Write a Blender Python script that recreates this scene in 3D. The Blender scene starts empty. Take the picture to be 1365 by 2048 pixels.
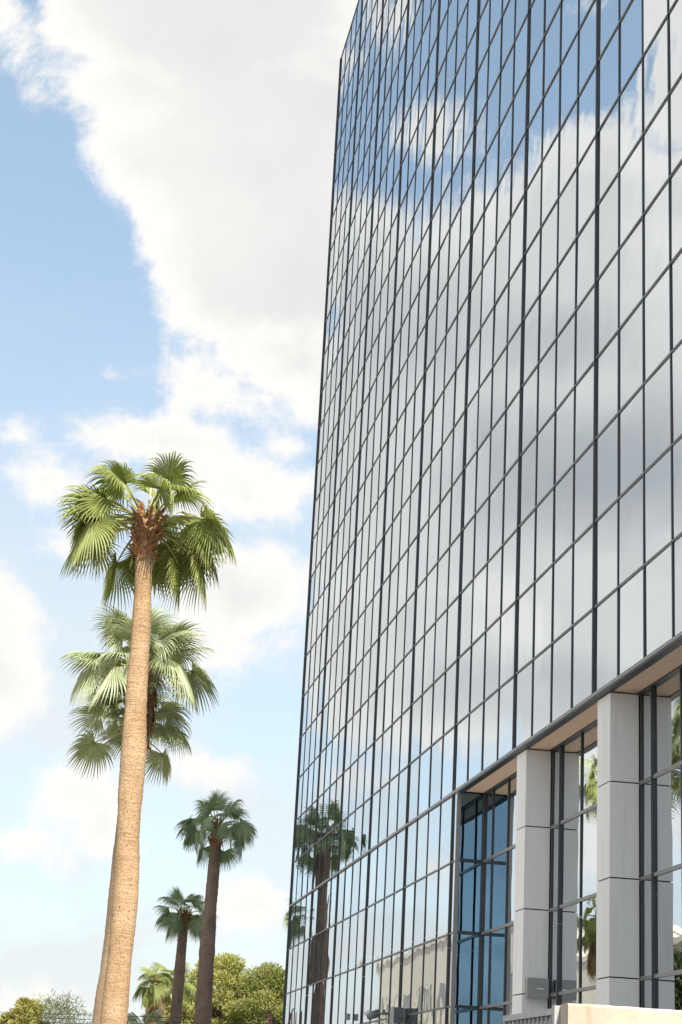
import bpy, math, random
from mathutils import Vector, Matrix

sc = bpy.context.scene
COL = sc.collection
R = math.radians

# ------------------------------------------------------------------ camera
cam_d = bpy.data.cameras.new("camera")
cam = bpy.data.objects.new("camera", cam_d)
COL.objects.link(cam)
cam_d.sensor_fit = 'VERTICAL'
cam_d.sensor_height = 36.0
cam_d.lens = 3541.3 / 2048 * 36.0
cam_d.clip_start = 0.1
cam_d.clip_end = 5000
_r = Vector((0.98468755, -0.1665036, 0.05164284))
_u = -Vector((0.10132438, 0.30557548, -0.94676132))
_f = Vector((0.14185838, 0.93749676, 0.31776725))
cam.matrix_world = Matrix(((_r.x, _u.x, -_f.x, 0), (_r.y, _u.y, -_f.y, 0), (_r.z, _u.z, -_f.z, 1.6), (0, 0, 0, 1)))
sc.camera = cam

# ------------------------------------------------------------------ light
SUN_EL = R(47)
SUN_AZ = math.atan2(0.232, -0.973)          # clockwise from +Y: behind the camera, slightly to the right
to_sun = Vector((math.sin(SUN_AZ) * math.cos(SUN_EL), math.cos(SUN_AZ) * math.cos(SUN_EL), math.sin(SUN_EL)))
sun_d = bpy.data.lights.new("sun", 'SUN')
sun_d.energy = 3.5
sun_d.angle = R(0.53)
sun_d.color = (1.0, 0.95, 0.87)
sun = bpy.data.objects.new("sun", sun_d)
COL.objects.link(sun)
sun.rotation_euler = (-to_sun).to_track_quat('-Z', 'Y').to_euler()
sun.location = to_sun * 200

sc.view_settings.view_transform = 'Standard'
sc.view_settings.look = 'None'
sc.view_settings.gamma = 1.0
sc.view_settings.use_curve_mapping = False
sc.view_settings.exposure = 1.2

SKY = 0.10
world = bpy.data.worlds.new("World")
sc.world = world
world.use_nodes = True
wt = world.node_tree
wt.nodes.clear()


class NT:
    """small helper to write node graphs"""
    def __init__(self, tree):
        self.t = tree

    def n(self, kind, **kw):
        nd = self.t.nodes.new(kind)
        ins = kw.pop('ins', {})
        for k, v in kw.items():
            setattr(nd, k, v)
        for k, v in ins.items():
            self.put(nd.inputs[k], v)
        return nd

    def put(self, sock, v):
        if isinstance(v, bpy.types.NodeSocket):
            self.t.links.new(v, sock)
        else:
            sock.default_value = v

    def m(self, op, a, b=None, c=None, clamp=False):
        nd = self.t.nodes.new('ShaderNodeMath')
        nd.operation = op
        nd.use_clamp = clamp
        for i, v in enumerate((a, b, c)):
            if v is not None:
                self.put(nd.inputs[i], v)
        return nd.outputs[0]

    def mix(self, fac, a, b, kind='MIX'):
        nd = self.t.nodes.new('ShaderNodeMix')
        nd.data_type = 'RGBA'
        nd.blend_type = kind
        self.put(nd.inputs[0], fac)
        self.put(nd.inputs[6], a)
        self.put(nd.inputs[7], b)
        return nd.outputs[2]

    def ramp(self, x, a, b, lo=0.0, hi=1.0, smooth=True):
        nd = self.t.nodes.new('ShaderNodeMapRange')
        nd.interpolation_type = 'SMOOTHSTEP' if smooth else 'LINEAR'
        self.put(nd.inputs[0], x)
        nd.inputs[1].default_value = a
        nd.inputs[2].default_value = b
        nd.inputs[3].default_value = lo
        nd.inputs[4].default_value = hi
        return nd.outputs[0]

    def noise(self, vec, scale, detail=4, rough=0.55, dist=0.0, dims='3D'):
        nd = self.t.nodes.new('ShaderNodeTexNoise')
        nd.noise_dimensions = dims
        self.put(nd.inputs['Vector'], vec)
        nd.inputs['Scale'].default_value = scale
        nd.inputs['Detail'].default_value = detail
        nd.inputs['Roughness'].default_value = rough
        nd.inputs['Distortion'].default_value = dist
        return nd.outputs[0]


# sky with cumulus clouds: (azimuth deg, elevation deg, half width, half height, weight) of each cloud mass
CLOUDS = [(7.0, 23.3, 2.2, 1.6, 1.2), (0.35, 31.4, 3.1, 1.9, 1), (1.41, 29.3, 3.16, 1.94, 1), (7.1, 21.9, 1.57, 0.81, 1), (2.54, 35.16, 7.13, 4.85, 1), (5.08, 30.2, 6.18, 4.05, 1), (6.05, 27.29, 4.83, 4.05, 1), (4.61, 25.28, 2.15, 1.38, 1),
          (6.33, 23.63, 2.3, 1.62, 1), (4.33, 22.28, 1.22, 0.61, 1), (5.92, 22.08, 2.1, 0.61, 1), (-5.33, 33.12, 1.84, 1.38, 1),
          (2.24, 20.4, 2.3, 0.7, 0.9), (5.09, 19.1, 3.3, 1.5, 0.85), (-1.56, 18.84, 1.28, 0.97, 0.9), (6.56, 20.42, 1.04, 0.97, 0.6),
          (-0.25, 16.8, 1.86, 0.73, 0.35), (5.54, 15.66, 2.8, 1.8, 0.95), (4.17, 13.95, 2.5, 1.13, 0.9), (-2.56, 12.75, 1.41, 2.27, 1),
          (0.26, 8.89, 1.56, 1.05, 1), (-1.14, 7.23, 1.79, 0.78, 1), (1.61, 8.06, 1.47, 1.46, 0.8), (4.98, 10.01, 1.48, 0.45, 0.4),
          (6.72, 5.89, 1.14, 0.81, 0.7), (0.45, 2.49, 1.3, 0.49, 0.7), (0.34, 22.33, 0.61, 0.23, 0.3), (-2.79, 20.06, 0.69, 0.36, 0.4),
          (-16.98, 26.8, 3.63, 4.21, 1), (-14.19, 25.53, 4.66, 3.4, 1), (-9.01, 26.02, 2.34, 2.67, 1), (-11.38, 20.66, 5.71, 5.83, 1),
          (-17.71, 20.76, 6.06, 6.8, 1), (-11.64, 14.21, 5.51, 4.05, 0.8), (-18.22, 14.38, 4.18, 4.05, 1), (-10.93, 30.81, 1.51, 1.13, 0.6),
          (-20.4, 33.0, 1.45, 3.0, 1), (-20.2, 28.5, 1.6, 1.7, 1), (-16.91, 34.61, 1.18, 0.65, 0.6), (-9.8, 34.27, 1.17, 0.97, 0.5),
          (-12.07, 7.25, 2.45, 0.65, 0.3), (-10.34, 10.0, 1.97, 0.97, 0.4), (-17.44, 8.08, 2.45, 1.94, 0.5), (-19.64, 9.69, 0.98, 1.29, 0.7)]
SHADE = [(-18.3, 20.0, 5.6, 3.2, 0.85), (-10.6, 24.8, 3.6, 2.2, 0.4), (-15.8, 24.2, 3.4, 1.6, 0.5), (-15.5, 13.0, 4.5, 1.5, 0.45)]
CLOUD_W, CLOUD_G = 4.45, 3.6


def build_sky():
    g = NT(wt)
    out = g.n('ShaderNodeOutputWorld')
    bg = g.n('ShaderNodeBackground')
    bg.inputs[1].default_value = SKY
    wt.links.new(bg.outputs[0], out.inputs[0])
    sky = g.n('ShaderNodeTexSky', sky_type='NISHITA')
    sky.sun_disc = False
    sky.sun_elevation = SUN_EL
    sky.sun_rotation = SUN_AZ
    sky.altitude = 330
    sky.air_density = 1.0
    sky.dust_density = 1.6
    sky.ozone_density = 0.7
    tc = g.n('ShaderNodeTexCoord')
    d = g.n('ShaderNodeVectorMath', operation='NORMALIZE', ins={0: tc.outputs['Generated']}).outputs[0]
    s = g.n('ShaderNodeSeparateXYZ', ins={0: d})
    az = g.m('MULTIPLY', g.m('ARCTAN2', s.outputs[0], s.outputs[1]), 57.29578)
    el = g.m('MULTIPLY', g.m('ARCSINE', s.outputs[2]), 57.29578)
    uv = g.n('ShaderNodeCombineXYZ', ins={0: az, 1: el}).outputs[0]
    puff = g.noise(d, 15.0, 11, 0.67, 0.25)
    puff = g.m('SUBTRACT', puff, 0.5)
    acc = None
    for (a, e, rx, ry, w) in CLOUDS:
        mp = g.n('ShaderNodeVectorMath', operation='SUBTRACT', ins={0: uv, 1: (a, e, 0)})
        dv = g.n('ShaderNodeVectorMath', operation='DIVIDE', ins={0: mp.outputs[0], 1: (rx, ry, 1)})
        ln = g.n('ShaderNodeVectorMath', operation='LENGTH', ins={0: dv.outputs[0]})
        size = min(rx, ry) * w
        v = g.m('MULTIPLY_ADD', ln.outputs['Value'], -min(rx, ry), size)
        acc = v if acc is None else g.m('SMOOTH_MAX', acc, v, 0.35)
    # the rest of the sky carries scattered cloud of the same kind
    away = g.ramp(g.m('ABSOLUTE', g.m('ADD', az, 7.0)), 15.5, 21.0)
    up = g.ramp(el, 35.0, 41.0)
    away = g.m('MAXIMUM', away, up)
    wide = g.m('MULTIPLY', g.m('SUBTRACT', g.noise(d, 2.6, 3, 0.5), 0.515), 22.0)
    wide = g.m('MINIMUM', wide, 1.6)
    wide = g.m('SUBTRACT', wide, g.m('MULTIPLY', g.m('SUBTRACT', 1.0, away), 40.0))
    acc = g.m('MAXIMUM', acc, wide)
    field = g.m('MULTIPLY_ADD', puff, 4.6, acc)
    cover = g.ramp(field, -0.55, 0.45)
    # shading inside the clouds
    body = g.noise(d, 7.0, 6, 0.55)
    depth = g.ramp(field, 0.3, 2.0)
    grey = g.m('MULTIPLY', depth, g.ramp(body, 0.32, 0.66, 1.0, 0.45))
    tone = g.mix(grey, (CLOUD_W, CLOUD_W * 0.985, CLOUD_W * 0.955, 1), (CLOUD_G, CLOUD_G * 0.995, CLOUD_G * 0.985, 1))
    # thick rain-grey undersides
    for (a, e, rx, ry, amt) in SHADE:
        mp = g.n('ShaderNodeVectorMath', operation='SUBTRACT', ins={0: uv, 1: (a, e, 0)})
        dv = g.n('ShaderNodeVectorMath', operation='DIVIDE', ins={0: mp.outputs[0], 1: (rx, ry, 1)})
        ln = g.n('ShaderNodeVectorMath', operation='LENGTH', ins={0: dv.outputs[0]})
        k = g.ramp(g.m('MULTIPLY_ADD', g.m('SUBTRACT', body, 0.5), 1.6, ln.outputs['Value']), 1.15, 0.2, 0.0, amt)
        tone = g.mix(k, tone, (2.05, 2.2, 2.35, 1))
    # thin veil low in the sky
    veil = g.m('MULTIPLY', g.ramp(el, 29.0, 8.0), g.ramp(g.noise(g.n('ShaderNodeVectorMath', operation='MULTIPLY', ins={0: d, 1: (1, 1, 2.2)}).outputs[0], 6.5, 8, 0.62, 0.4), 0.36, 0.62, 0.40, 0.92))
    base = g.mix(0.32, sky.outputs[0], (3.1, 4.0, 4.3, 1))
    base = g.mix(veil, base, (3.62, 3.85, 3.88, 1))
    res = g.mix(cover, base, tone)
    wt.links.new(res, bg.inputs[0])


build_sky()

# ------------------------------------------------------------------ materials
MATS = {}


def mat(name):
    m = bpy.data.materials.new(name)
    m.use_nodes = True
    t = m.node_tree
    b = t.nodes['Principled BSDF']
    MATS[name] = m
    return m, NT(t), b


def simple(name, col, rough=0.6, metal=0.0, spec=0.5, var=0.12, scale=6.0, bump=0.0, bscale=40.0):
    m, g, b = mat(name)
    tc = g.n('ShaderNodeTexCoord')
    geo = g.n('ShaderNodeNewGeometry')
    nz = g.noise(geo.outputs['Position'], scale, 5, 0.6)
    k = g.ramp(nz, 0.3, 0.7, 1 - var, 1 + var, False)
    c = g.n('ShaderNodeVectorMath', operation='SCALE', ins={0: (col[0], col[1], col[2]), 'Scale': k})
    g.put(b.inputs['Base Color'], c.outputs[0])
    b.inputs['Roughness'].default_value = rough
    b.inputs['Metallic'].default_value = metal
    b.inputs['Specular IOR Level'].default_value = spec
    if bump:
        bn = g.noise(geo.outputs['Position'], bscale, 4, 0.6)
        bp = g.n('ShaderNodeBump', ins={'Height': bn, 'Distance': bump})
        bp.inputs['Strength'].default_value = 1.0
        g.put(b.inputs['Normal'], bp.outputs[0])
    return m


def glass_mat():
    m, g, b = mat('mirror_glass')
    geo = g.n('ShaderNodeNewGeometry')
    oi = g.n('ShaderNodeObjectInfo')
    lw = g.n('ShaderNodeLayerWeight')
    lw.inputs['Blend'].default_value = 0.5
    # coated glass: weak tinted reflection face-on, almost a mirror at a glancing angle
    c = g.mix(g.ramp(lw.outputs['Facing'], 0.05, 0.72), (0.15, 0.25, 0.35, 1), (0.755, 0.785, 0.80, 1))
    vr = g.m('FRACT', g.m('ADD', oi.outputs['Random'], geo.outputs['Random Per Island']))
    c = g.n('ShaderNodeVectorMath', operation='SCALE', ins={0: c, 'Scale': g.m('MULTIPLY_ADD', vr, 0.09, 0.95)}).outputs[0]
    g.t.nodes.remove(b)
    b = g.n('ShaderNodeBsdfAnisotropic')
    b.inputs['Roughness'].default_value = 0.012
    g.put(b.inputs['Color'], c)
    g.t.links.new(b.outputs[0], g.t.nodes['Material Output'].inputs[0])
    # slight roller-wave of tempered glass
    n1 = g.noise(geo.outputs['Position'], 0.85, 1, 0.4)
    n2 = g.noise(geo.outputs['Position'], 3.2, 1, 0.4)
    h = g.m('MULTIPLY_ADD', n2, 0.06, n1)
    bp = g.n('ShaderNodeBump', ins={'Height': h, 'Distance': 0.005})
    bp.inputs['Strength'].default_value = 1.0
    g.put(b.inputs['Normal'], bp.outputs[0])
    return m


glass_mat()
simple('dark_metal', (0.035, 0.04, 0.045), 0.42, 0.0, 0.5, 0.15, 3)
simple('trim_metal', (0.27, 0.265, 0.26), 0.42, 0.5, 0.5, 0.1, 3)
simple('cap_metal', (0.13, 0.128, 0.125), 0.4, 0.4, 0.5, 0.25, 2)
simple('core_dark', (0.02, 0.02, 0.022), 0.8)
simple('soffit', (0.72, 0.53, 0.39), 0.9, 0, 0.2, 0.2, 60, 0.002, 120)
def panel_mat():
    m, g, b = mat('panel')
    geo = g.n('ShaderNodeNewGeometry')
    oi = g.n('ShaderNodeObjectInfo')
    p = geo.outputs['Position']
    st = g.noise(g.n('ShaderNodeVectorMath', operation='MULTIPLY', ins={0: p, 1: (7, 7, 0.5)}).outputs[0], 1.0, 5, 0.6)
    gr = g.noise(p, 55, 3, 0.7)
    k = g.m('MULTIPLY', g.m('MULTIPLY_ADD', oi.outputs['Random'], 0.07, 0.95), g.ramp(st, 0.5, 0.75, 1.0, 0.88))
    k = g.m('MULTIPLY', k, g.ramp(gr, 0.3, 0.7, 0.94, 1.04, False))
    c = g.n('ShaderNodeVectorMath', operation='SCALE', ins={0: (0.84, 0.815, 0.785), 'Scale': k})
    g.put(b.inputs['Base Color'], c.outputs[0])
    b.inputs['Roughness'].default_value = 0.75
    bp = g.n('ShaderNodeBump', ins={'Height': gr, 'Distance': 0.001})
    g.put(b.inputs['Normal'], bp.outputs[0])


panel_mat()
simple('roofing', (0.3, 0.3, 0.3), 0.9)


def concrete_mat():
    m, g, b = mat('cream_concrete')
    geo = g.n('ShaderNodeNewGeometry')
    p = geo.outputs['Position']
    a = g.noise(p, 1.6, 6, 0.65)
    st = g.noise(g.n('ShaderNodeVectorMath', operation='MULTIPLY', ins={0: p, 1: (9, 9, 1.2)}).outputs[0], 1.0, 5, 0.6)
    c = g.mix(g.ramp(a, 0.35, 0.7), (0.46, 0.385, 0.29, 1), (0.56, 0.48, 0.38, 1))
    c = g.mix(g.ramp(st, 0.52, 0.70, 0.0, 0.6), c, (0.34, 0.25, 0.15, 1))
    c = g.mix(g.ramp(g.noise(p, 28, 5, 0.75), 0.56, 0.66, 0.0, 0.5), c, (0.28, 0.21, 0.14, 1))
    g.put(b.inputs['Base Color'], c)
    b.inputs['Roughness'].default_value = 0.85
    sp = g.noise(p, 70, 4, 0.7)
    bp = g.n('ShaderNodeBump', ins={'Height': sp, 'Distance': 0.006})
    g.put(b.inputs['Normal'], bp.outputs[0])


concrete_mat()
simple('ground', (0.26, 0.235, 0.20), 0.95, 0, 0.2, 0.15, 0.4)
simple('low_bounce_asphalt', (0.12, 0.118, 0.115), 0.95, 0, 0.2, 0.2, 1.5)
simple('bounce_pavement', (0.60, 0.56, 0.50), 0.9, 0, 0.2, 0.1, 1.5)
simple('beige_stucco', (0.66, 0.615, 0.53), 0.9, 0, 0.2, 0.06, 1.2)
simple('window_dark', (0.16, 0.15, 0.14), 0.35, 0, 0.5, 0.1, 1.0)
simple('window_frame', (0.36, 0.33, 0.28), 0.6)
simple('rust', (0.30, 0.12, 0.10), 0.75, 0, 0.4, 0.3, 8, 0.002, 60)
simple('grey_paint', (0.31, 0.31, 0.30), 0.5, 0.1, 0.5, 0.06, 4)
simple('pale_paint', (0.40, 0.39, 0.38), 0.5, 0.0, 0.5, 0.08, 6)
simple('white_tag', (0.8, 0.8, 0.8), 0.5)
simple('camera_grey', (0.10, 0.11, 0.125), 0.4)
simple('camera_white', (0.7, 0.7, 0.7), 0.4)
simple('lens_black', (0.01, 0.01, 0.012), 0.1)
simple('wire_black', (0.03, 0.03, 0.03), 0.6)
simple('pole_wood', (0.13, 0.09, 0.06), 0.9, 0, 0.2, 0.3, 12)
simple('green_bark', (0.26, 0.27, 0.12), 0.8, 0, 0.2, 0.3, 9)
simple('bark', (0.15, 0.115, 0.085), 0.9, 0, 0.2, 0.3, 9, 0.02, 20)
simple('boot', (0.33, 0.16, 0.075), 0.85, 0, 0.2, 0.45, 14)
simple('spear', (0.72, 0.66, 0.40), 0.6)
simple('dead_inflorescence', (0.16, 0.085, 0.045), 0.9, 0, 0.2, 0.4, 9)
simple('petiole', (0.30, 0.30, 0.10), 0.5, 0, 0.4, 0.2, 5)


def leaf_mat(name, c1, c2, trans=0.25, rough=0.5, tipc=None):
    m, g, b = mat(name)
    t = g.t
    oi = g.n('ShaderNodeObjectInfo')
    geo = g.n('ShaderNodeNewGeometry')
    nz = g.noise(geo.outputs['Position'], 5.0, 4, 0.6)
    f = g.m('ADD', g.m('MULTIPLY', oi.outputs['Random'], 0.3), g.m('MULTIPLY', nz, 0.45))
    f = g.m('ADD', f, g.m('MULTIPLY', geo.outputs['Random Per Island'], 0.35))
    c = g.mix(g.ramp(f, 0.15, 0.85), c1 + (1,), c2 + (1,))
    if tipc:
        at = g.n('ShaderNodeAttribute', attribute_name='along')
        c = g.mix(g.ramp(at.outputs['Fac'], 0.80, 1.0, 0.0, 0.75), c, tipc + (1,))
    g.put(b.inputs['Base Color'], c)
    b.inputs['Roughness'].default_value = rough
    b.inputs['Specular IOR Level'].default_value = 0.35
    tr = g.n('ShaderNodeBsdfTranslucent')
    g.put(tr.inputs[0], g.mix(1.0, c, (1.15, 1.2, 0.65, 1), 'MULTIPLY'))
    mx = g.n('ShaderNodeMixShader')
    mx.inputs[0].default_value = trans
    t.links.new(b.outputs[0], mx.inputs[1])
    t.links.new(tr.outputs[0], mx.inputs[2])
    t.links.new(mx.outputs[0], t.nodes['Material Output'].inputs[0])
    return m


leaf_mat('fan_leaf', (0.19, 0.235, 0.06), (0.37, 0.40, 0.14), 0.28, 0.42, (0.30, 0.27, 0.11))
leaf_mat('fan_leaf_grey', (0.25, 0.30, 0.15), (0.46, 0.49, 0.30), 0.22, 0.48, (0.30, 0.27, 0.15))
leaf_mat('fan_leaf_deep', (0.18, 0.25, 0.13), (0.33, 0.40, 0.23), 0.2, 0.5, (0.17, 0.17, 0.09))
leaf_mat('fan_leaf_dead', (0.26, 0.18, 0.09), (0.38, 0.28, 0.15), 0.15, 0.8)
leaf_mat('pine_needle', (0.20, 0.225, 0.06), (0.42, 0.41, 0.125), 0.2, 0.6)
leaf_mat('pine_needle_deep', (0.10, 0.12, 0.04), (0.22, 0.22, 0.07), 0.2, 0.6)
leaf_mat('shrub_leaf', (0.20, 0.21, 0.06), (0.38, 0.35, 0.11), 0.3, 0.6)
leaf_mat('hedge_leaf', (0.035, 0.05, 0.02), (0.08, 0.10, 0.04), 0.15, 0.6)
leaf_mat('feathery_leaf', (0.28, 0.32, 0.10), (0.46, 0.47, 0.18), 0.35, 0.6)


def trunk_mat(name, light, dark, crack):
    m, g, b = mat(name)
    tc = g.n('ShaderNodeTexCoord')
    p = tc.outputs['Object']
    rings = g.noise(g.n('ShaderNodeVectorMath', operation='MULTIPLY', ins={0: p, 1: (1.5, 1.5, 13.0)}).outputs[0], 1.0, 4, 0.65)
    fis = g.noise(g.n('ShaderNodeVectorMath', operation='MULTIPLY', ins={0: p, 1: (52, 52, 17.0)}).outputs[0], 1.0, 3, 0.6)
    fine = g.noise(g.n('ShaderNodeVectorMath', operation='MULTIPLY', ins={0: p, 1: (15, 15, 75.0)}).outputs[0], 1.0, 3, 0.6)
    big = g.noise(p, 1.3, 4, 0.6)
    c = g.mix(g.ramp(big, 0.35, 0.68), light + (1,), dark + (1,))
    st = g.noise(g.n('ShaderNodeVectorMath', operation='MULTIPLY', ins={0: p, 1: (9, 9, 1.1)}).outputs[0], 1.0, 5, 0.65)
    c = g.mix(g.ramp(st, 0.50, 0.72, 0.0, 0.55), c, dark + (1,))
    c = g.mix(g.ramp(st, 0.62, 0.75, 0.0, 0.45), c, crack + (1,))
    c = g.mix(g.ramp(fine, 0.50, 0.68, 0.0, 0.6), c, crack + (1,))
    c = g.mix(g.ramp(fis, 0.56, 0.68, 0.0, 0.85), c, crack + (1,))
    c = g.mix(g.ramp(rings, 0.60, 0.70, 0.0, 0.35), c, crack + (1,))
    g.put(b.inputs['Base Color'], c)
    b.inputs['Roughness'].default_value = 0.9
    b.inputs['Specular IOR Level'].default_value = 0.15
    h = g.m('ADD', g.m('MULTIPLY', rings, 0.8), g.m('ADD', g.m('MULTIPLY', fis, -0.6), g.m('MULTIPLY', fine, -0.6)))
    bp = g.n('ShaderNodeBump', ins={'Height': h, 'Distance': 0.035})
    bp.inputs['Strength'].default_value = 0.9
    g.put(b.inputs['Normal'], bp.outputs[0])


trunk_mat('palm_bark', (0.58, 0.405, 0.24), (0.44, 0.285, 0.155), (0.15, 0.08, 0.035))
trunk_mat('palm_bark_shaded', (0.40, 0.29, 0.19), (0.31, 0.215, 0.14), (0.11, 0.07, 0.04))  # tan bark darkened: shade on the palms behind is in the colour
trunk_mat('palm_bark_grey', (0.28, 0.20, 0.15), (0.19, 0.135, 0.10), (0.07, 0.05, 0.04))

# ------------------------------------------------------------------ mesh helpers


class MB:
    def __init__(self):
        self.v = []
        self.f = []
        self.mi = []
        self.along = []

    def vert(self, p, a=0.0):
        self.v.append((p[0], p[1], p[2]))
        self.along.append(a)
        return len(self.v) - 1

    def face(self, idx, mi=0):
        self.f.append(tuple(idx))
        self.mi.append(mi)

    def box(self, x0, x1, y0, y1, z0, z1, mi=0):
        b = len(self.v)
        for x, y, z in ((x0, y0, z0), (x1, y0, z0), (x1, y1, z0), (x0, y1, z0), (x0, y0, z1), (x1, y0, z1), (x1, y1, z1), (x0, y1, z1)):
            self.vert((x, y, z))
        for q in ((0, 3, 2, 1), (4, 5, 6, 7), (0, 1, 5, 4), (1, 2, 6, 5), (2, 3, 7, 6), (3, 0, 4, 7)):
            self.face([b + i for i in q], mi)
        return b

    def tube(self, pts, rad, seg=8, mi=0, cap=True):
        pts = [Vector(p) for p in pts]
        rings = []
        for i, p in enumerate(pts):
            t = (pts[min(i + 1, len(pts) - 1)] - pts[max(i - 1, 0)]).normalized()
            a = t.cross(Vector((0, 0, 1)))
            if a.length < 1e-3:
                a = t.cross(Vector((0, 1, 0)))
            a.normalize()
            c = t.cross(a)
            r = rad[i] if isinstance(rad, (list, tuple)) else rad
            rings.append([self.vert(p + (a * math.cos(k * 2 * math.pi / seg) + c * math.sin(k * 2 * math.pi / seg)) * r) for k in range(seg)])
        for i in range(len(rings) - 1):
            for k in range(seg):
                self.face((rings[i][k], rings[i][(k + 1) % seg], rings[i + 1][(k + 1) % seg], rings[i + 1][k]), mi)
        if cap:
            self.face(rings[0][::-1], mi)
            self.face(rings[-1], mi)

    def mesh(self, name, mats, smooth=False):
        me = bpy.data.meshes.new(name)
        me.from_pydata(self.v, [], self.f)
        for m in (mats if isinstance(mats, (list, tuple)) else [mats]):
            me.materials.append(MATS[m])
        if any(self.mi):
            me.polygons.foreach_set('material_index', self.mi)
        if any(self.along):
            at = me.attributes.new('along', 'FLOAT', 'POINT')
            at.data.foreach_set('value', self.along)
        if smooth:
            me.polygons.foreach_set('use_smooth', [True] * len(me.polygons))
        me.update()
        return me


def wloc(o):
    v = Vector((0, 0, 0))
    while o is not None:
        v += o.location
        o = o.parent
    return v


def link(name, data, parent=None, loc=(0, 0, 0), rot=(0, 0, 0), scale=None):
    """loc is a world position (parents carry no rotation)"""
    o = bpy.data.objects.new(name, data)
    COL.objects.link(o)
    if parent is not None:
        o.parent = parent
        o.location = Vector(loc) - wloc(parent)
    else:
        o.location = loc
    o.rotation_euler = rot
    if scale:
        o.scale = scale
    return o


def tag(o, label=None, cat=None, group=None, kind=None):
    if label:
        o['label'] = label
    if cat:
        o['category'] = cat
    if group:
        o['group'] = group
    if kind:
        o['kind'] = kind
    return o


def boxobj(name, parent, x0, x1, y0, y1, z0, z1, m, origin=None):
    o = origin or ((x0 + x1) / 2, (y0 + y1) / 2, z0)
    b = MB()
    b.box(x0 - o[0], x1 - o[0], y0 - o[1], y1 - o[1], z0 - o[2], z1 - o[2])
    return link(name, b.mesh(name, m), parent, o)


# ------------------------------------------------------------------ ground
b = MB()
N = 24
for i in range(N + 1):
    for j in range(N + 1):
        b.vert((-3000 + 6000 * i / N, -3000 + 6000 * j / N, 0))
for i in range(N):
    for j in range(N):
        a = i * (N + 1) + j
        b.face((a, a + N + 1, a + N + 2, a + 1))
tag(link('ground', b.mesh('ground', 'ground')), kind='structure')
tag(boxobj('bounce_pavement', None, -16.0, 10.1, 36.0, 82, -0.1, 0.12, 'bounce_pavement'), kind='structure')  # unseen; made pale and placed to bounce light onto the column fronts

tag(boxobj('low_bounce_road', None, -60, 60, -60, 35.9, -0.1, 0.006, 'low_bounce_asphalt'), kind='structure')  # unseen dark ground, added to keep bounce off the columns' near sides

# ------------------------------------------------------------------ the tower
FX = 10.226            # facade plane
Y0 = 75.667            # far corner
MOD = 1.525            # pane width
BAY = 4 * MOD
ROW = 1.8025
TOP = 50.963
RX = 10.92             # recessed glass plane
BN = 8.5               # bays to the near end
NCOL = 34
rng = random.Random(5)


def yb(bay):
    return Y0 - BAY * bay


def zr(row):
    return TOP - ROW * row


YN = yb(BN)
DEPTH = 34.0
tower = bpy.data.objects.new('office_tower', None)
COL.objects.link(tower)
tower.location = (FX + DEPTH / 2, (Y0 + YN) / 2, 0)
tag(tower, 'tall office tower with a mirrored glass grid facade and recessed columns at its foot', 'building')

# core behind the glass (stops short of the recess)
b = MB()
b.box(FX + 0.06, FX + DEPTH, YN + 0.05, Y0 - 0.05, zr(23) + 0.10, TOP - 0.05)
b.box(RX + 0.06, FX + DEPTH, YN + 0.05, yb(5.1) - 0.06, 0, zr(23) + 0.10)
b.box(FX + 0.06, FX + DEPTH, yb(5.1) + 0.06, Y0 - 0.05, 0, zr(23) + 0.10)
o = tower.location
b.v = [(x - o[0], y - o[1], z) for x, y, z in b.v]
link('core', b.mesh('core', 'core_dark'), tower, tower.location)
boxobj('roof_coping', tower, FX - 0.03, FX + DEPTH, YN, Y0 + 0.12, TOP - 0.04, TOP + 0.05, 'dark_metal')

# panes ------------------------------------------------------------
PW, PH = MOD - 0.01, ROW - 0.01


def pane_mesh(w, h):
    q = MB()
    q.box(-0.006, 0.006, -w / 2, w / 2, -h / 2, h / 2)
    return q.mesh('pane', 'mirror_glass')


pane_me = pane_mesh(PW, PH)
cells = []
for c in range(NCOL):
    yc = Y0 - MOD * (c + 0.5)
    for r in range(28):
        if r >= 23 and c >= 21:
            continue
        if r >= 23 and c == 20:
            continue
        zc = zr(r) - ROW / 2
        cells.append((yc, zc))
n_recess = 0
# recessed glazing: panes between module lines behind the columns
rec_cols = [(5.1, 5.25), (5.25, 5.5), (5.5, 5.75), (5.75, 6.0)]
k = 6.0
while k < BN - 0.01:
    rec_cols.append((k, min(k + 0.25, BN)))
    k += 0.25
for (b0, b1) in rec_cols:
    for r in range(23, 28):
        w = BAY * (b1 - b0) - 0.01
        me = pane_me if abs(w - PW) < 0.02 else pane_mesh(w, PH)
        link('pane', me, tower, (RX, (yb(b0) + yb(b1)) / 2, zr(r) - ROW / 2), (0, rng.gauss(0, R(0.08)), rng.gauss(0, R(0.08))))
        n_recess += 1
# return wall at the far end of the recess
ret_me = MB()
ret_me.box(-(RX - FX) / 2 + 0.05, (RX - FX) / 2 - 0.02, -0.006, 0.006, -PH / 2, PH / 2)
ret_me = ret_me.mesh('return_pane', 'mirror_glass')
for r in range(23, 28):
    link('pane', ret_me, tower, ((FX + RX) / 2, yb(5.1), zr(r) - ROW / 2), (rng.gauss(0, R(0.05)), 0, rng.gauss(0, R(0.1))))
    n_recess += 1
# narrow strip beside the recess corner
strip_me = pane_mesh(BAY * 0.1 - 0.02, PH)
for r in range(23, 28):
    link('pane', strip_me, tower, (FX, yb(5.05), zr(r) - ROW / 2), (0, rng.gauss(0, R(0.08)), rng.gauss(0, R(0.1))))
    n_recess += 1


def in_view(y, z):
    return math.degrees(math.atan2(FX, y)) < 20.6 and math.degrees(math.atan2(z - 1.6, math.hypot(FX, y))) < 35 and z > 3.2


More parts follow.
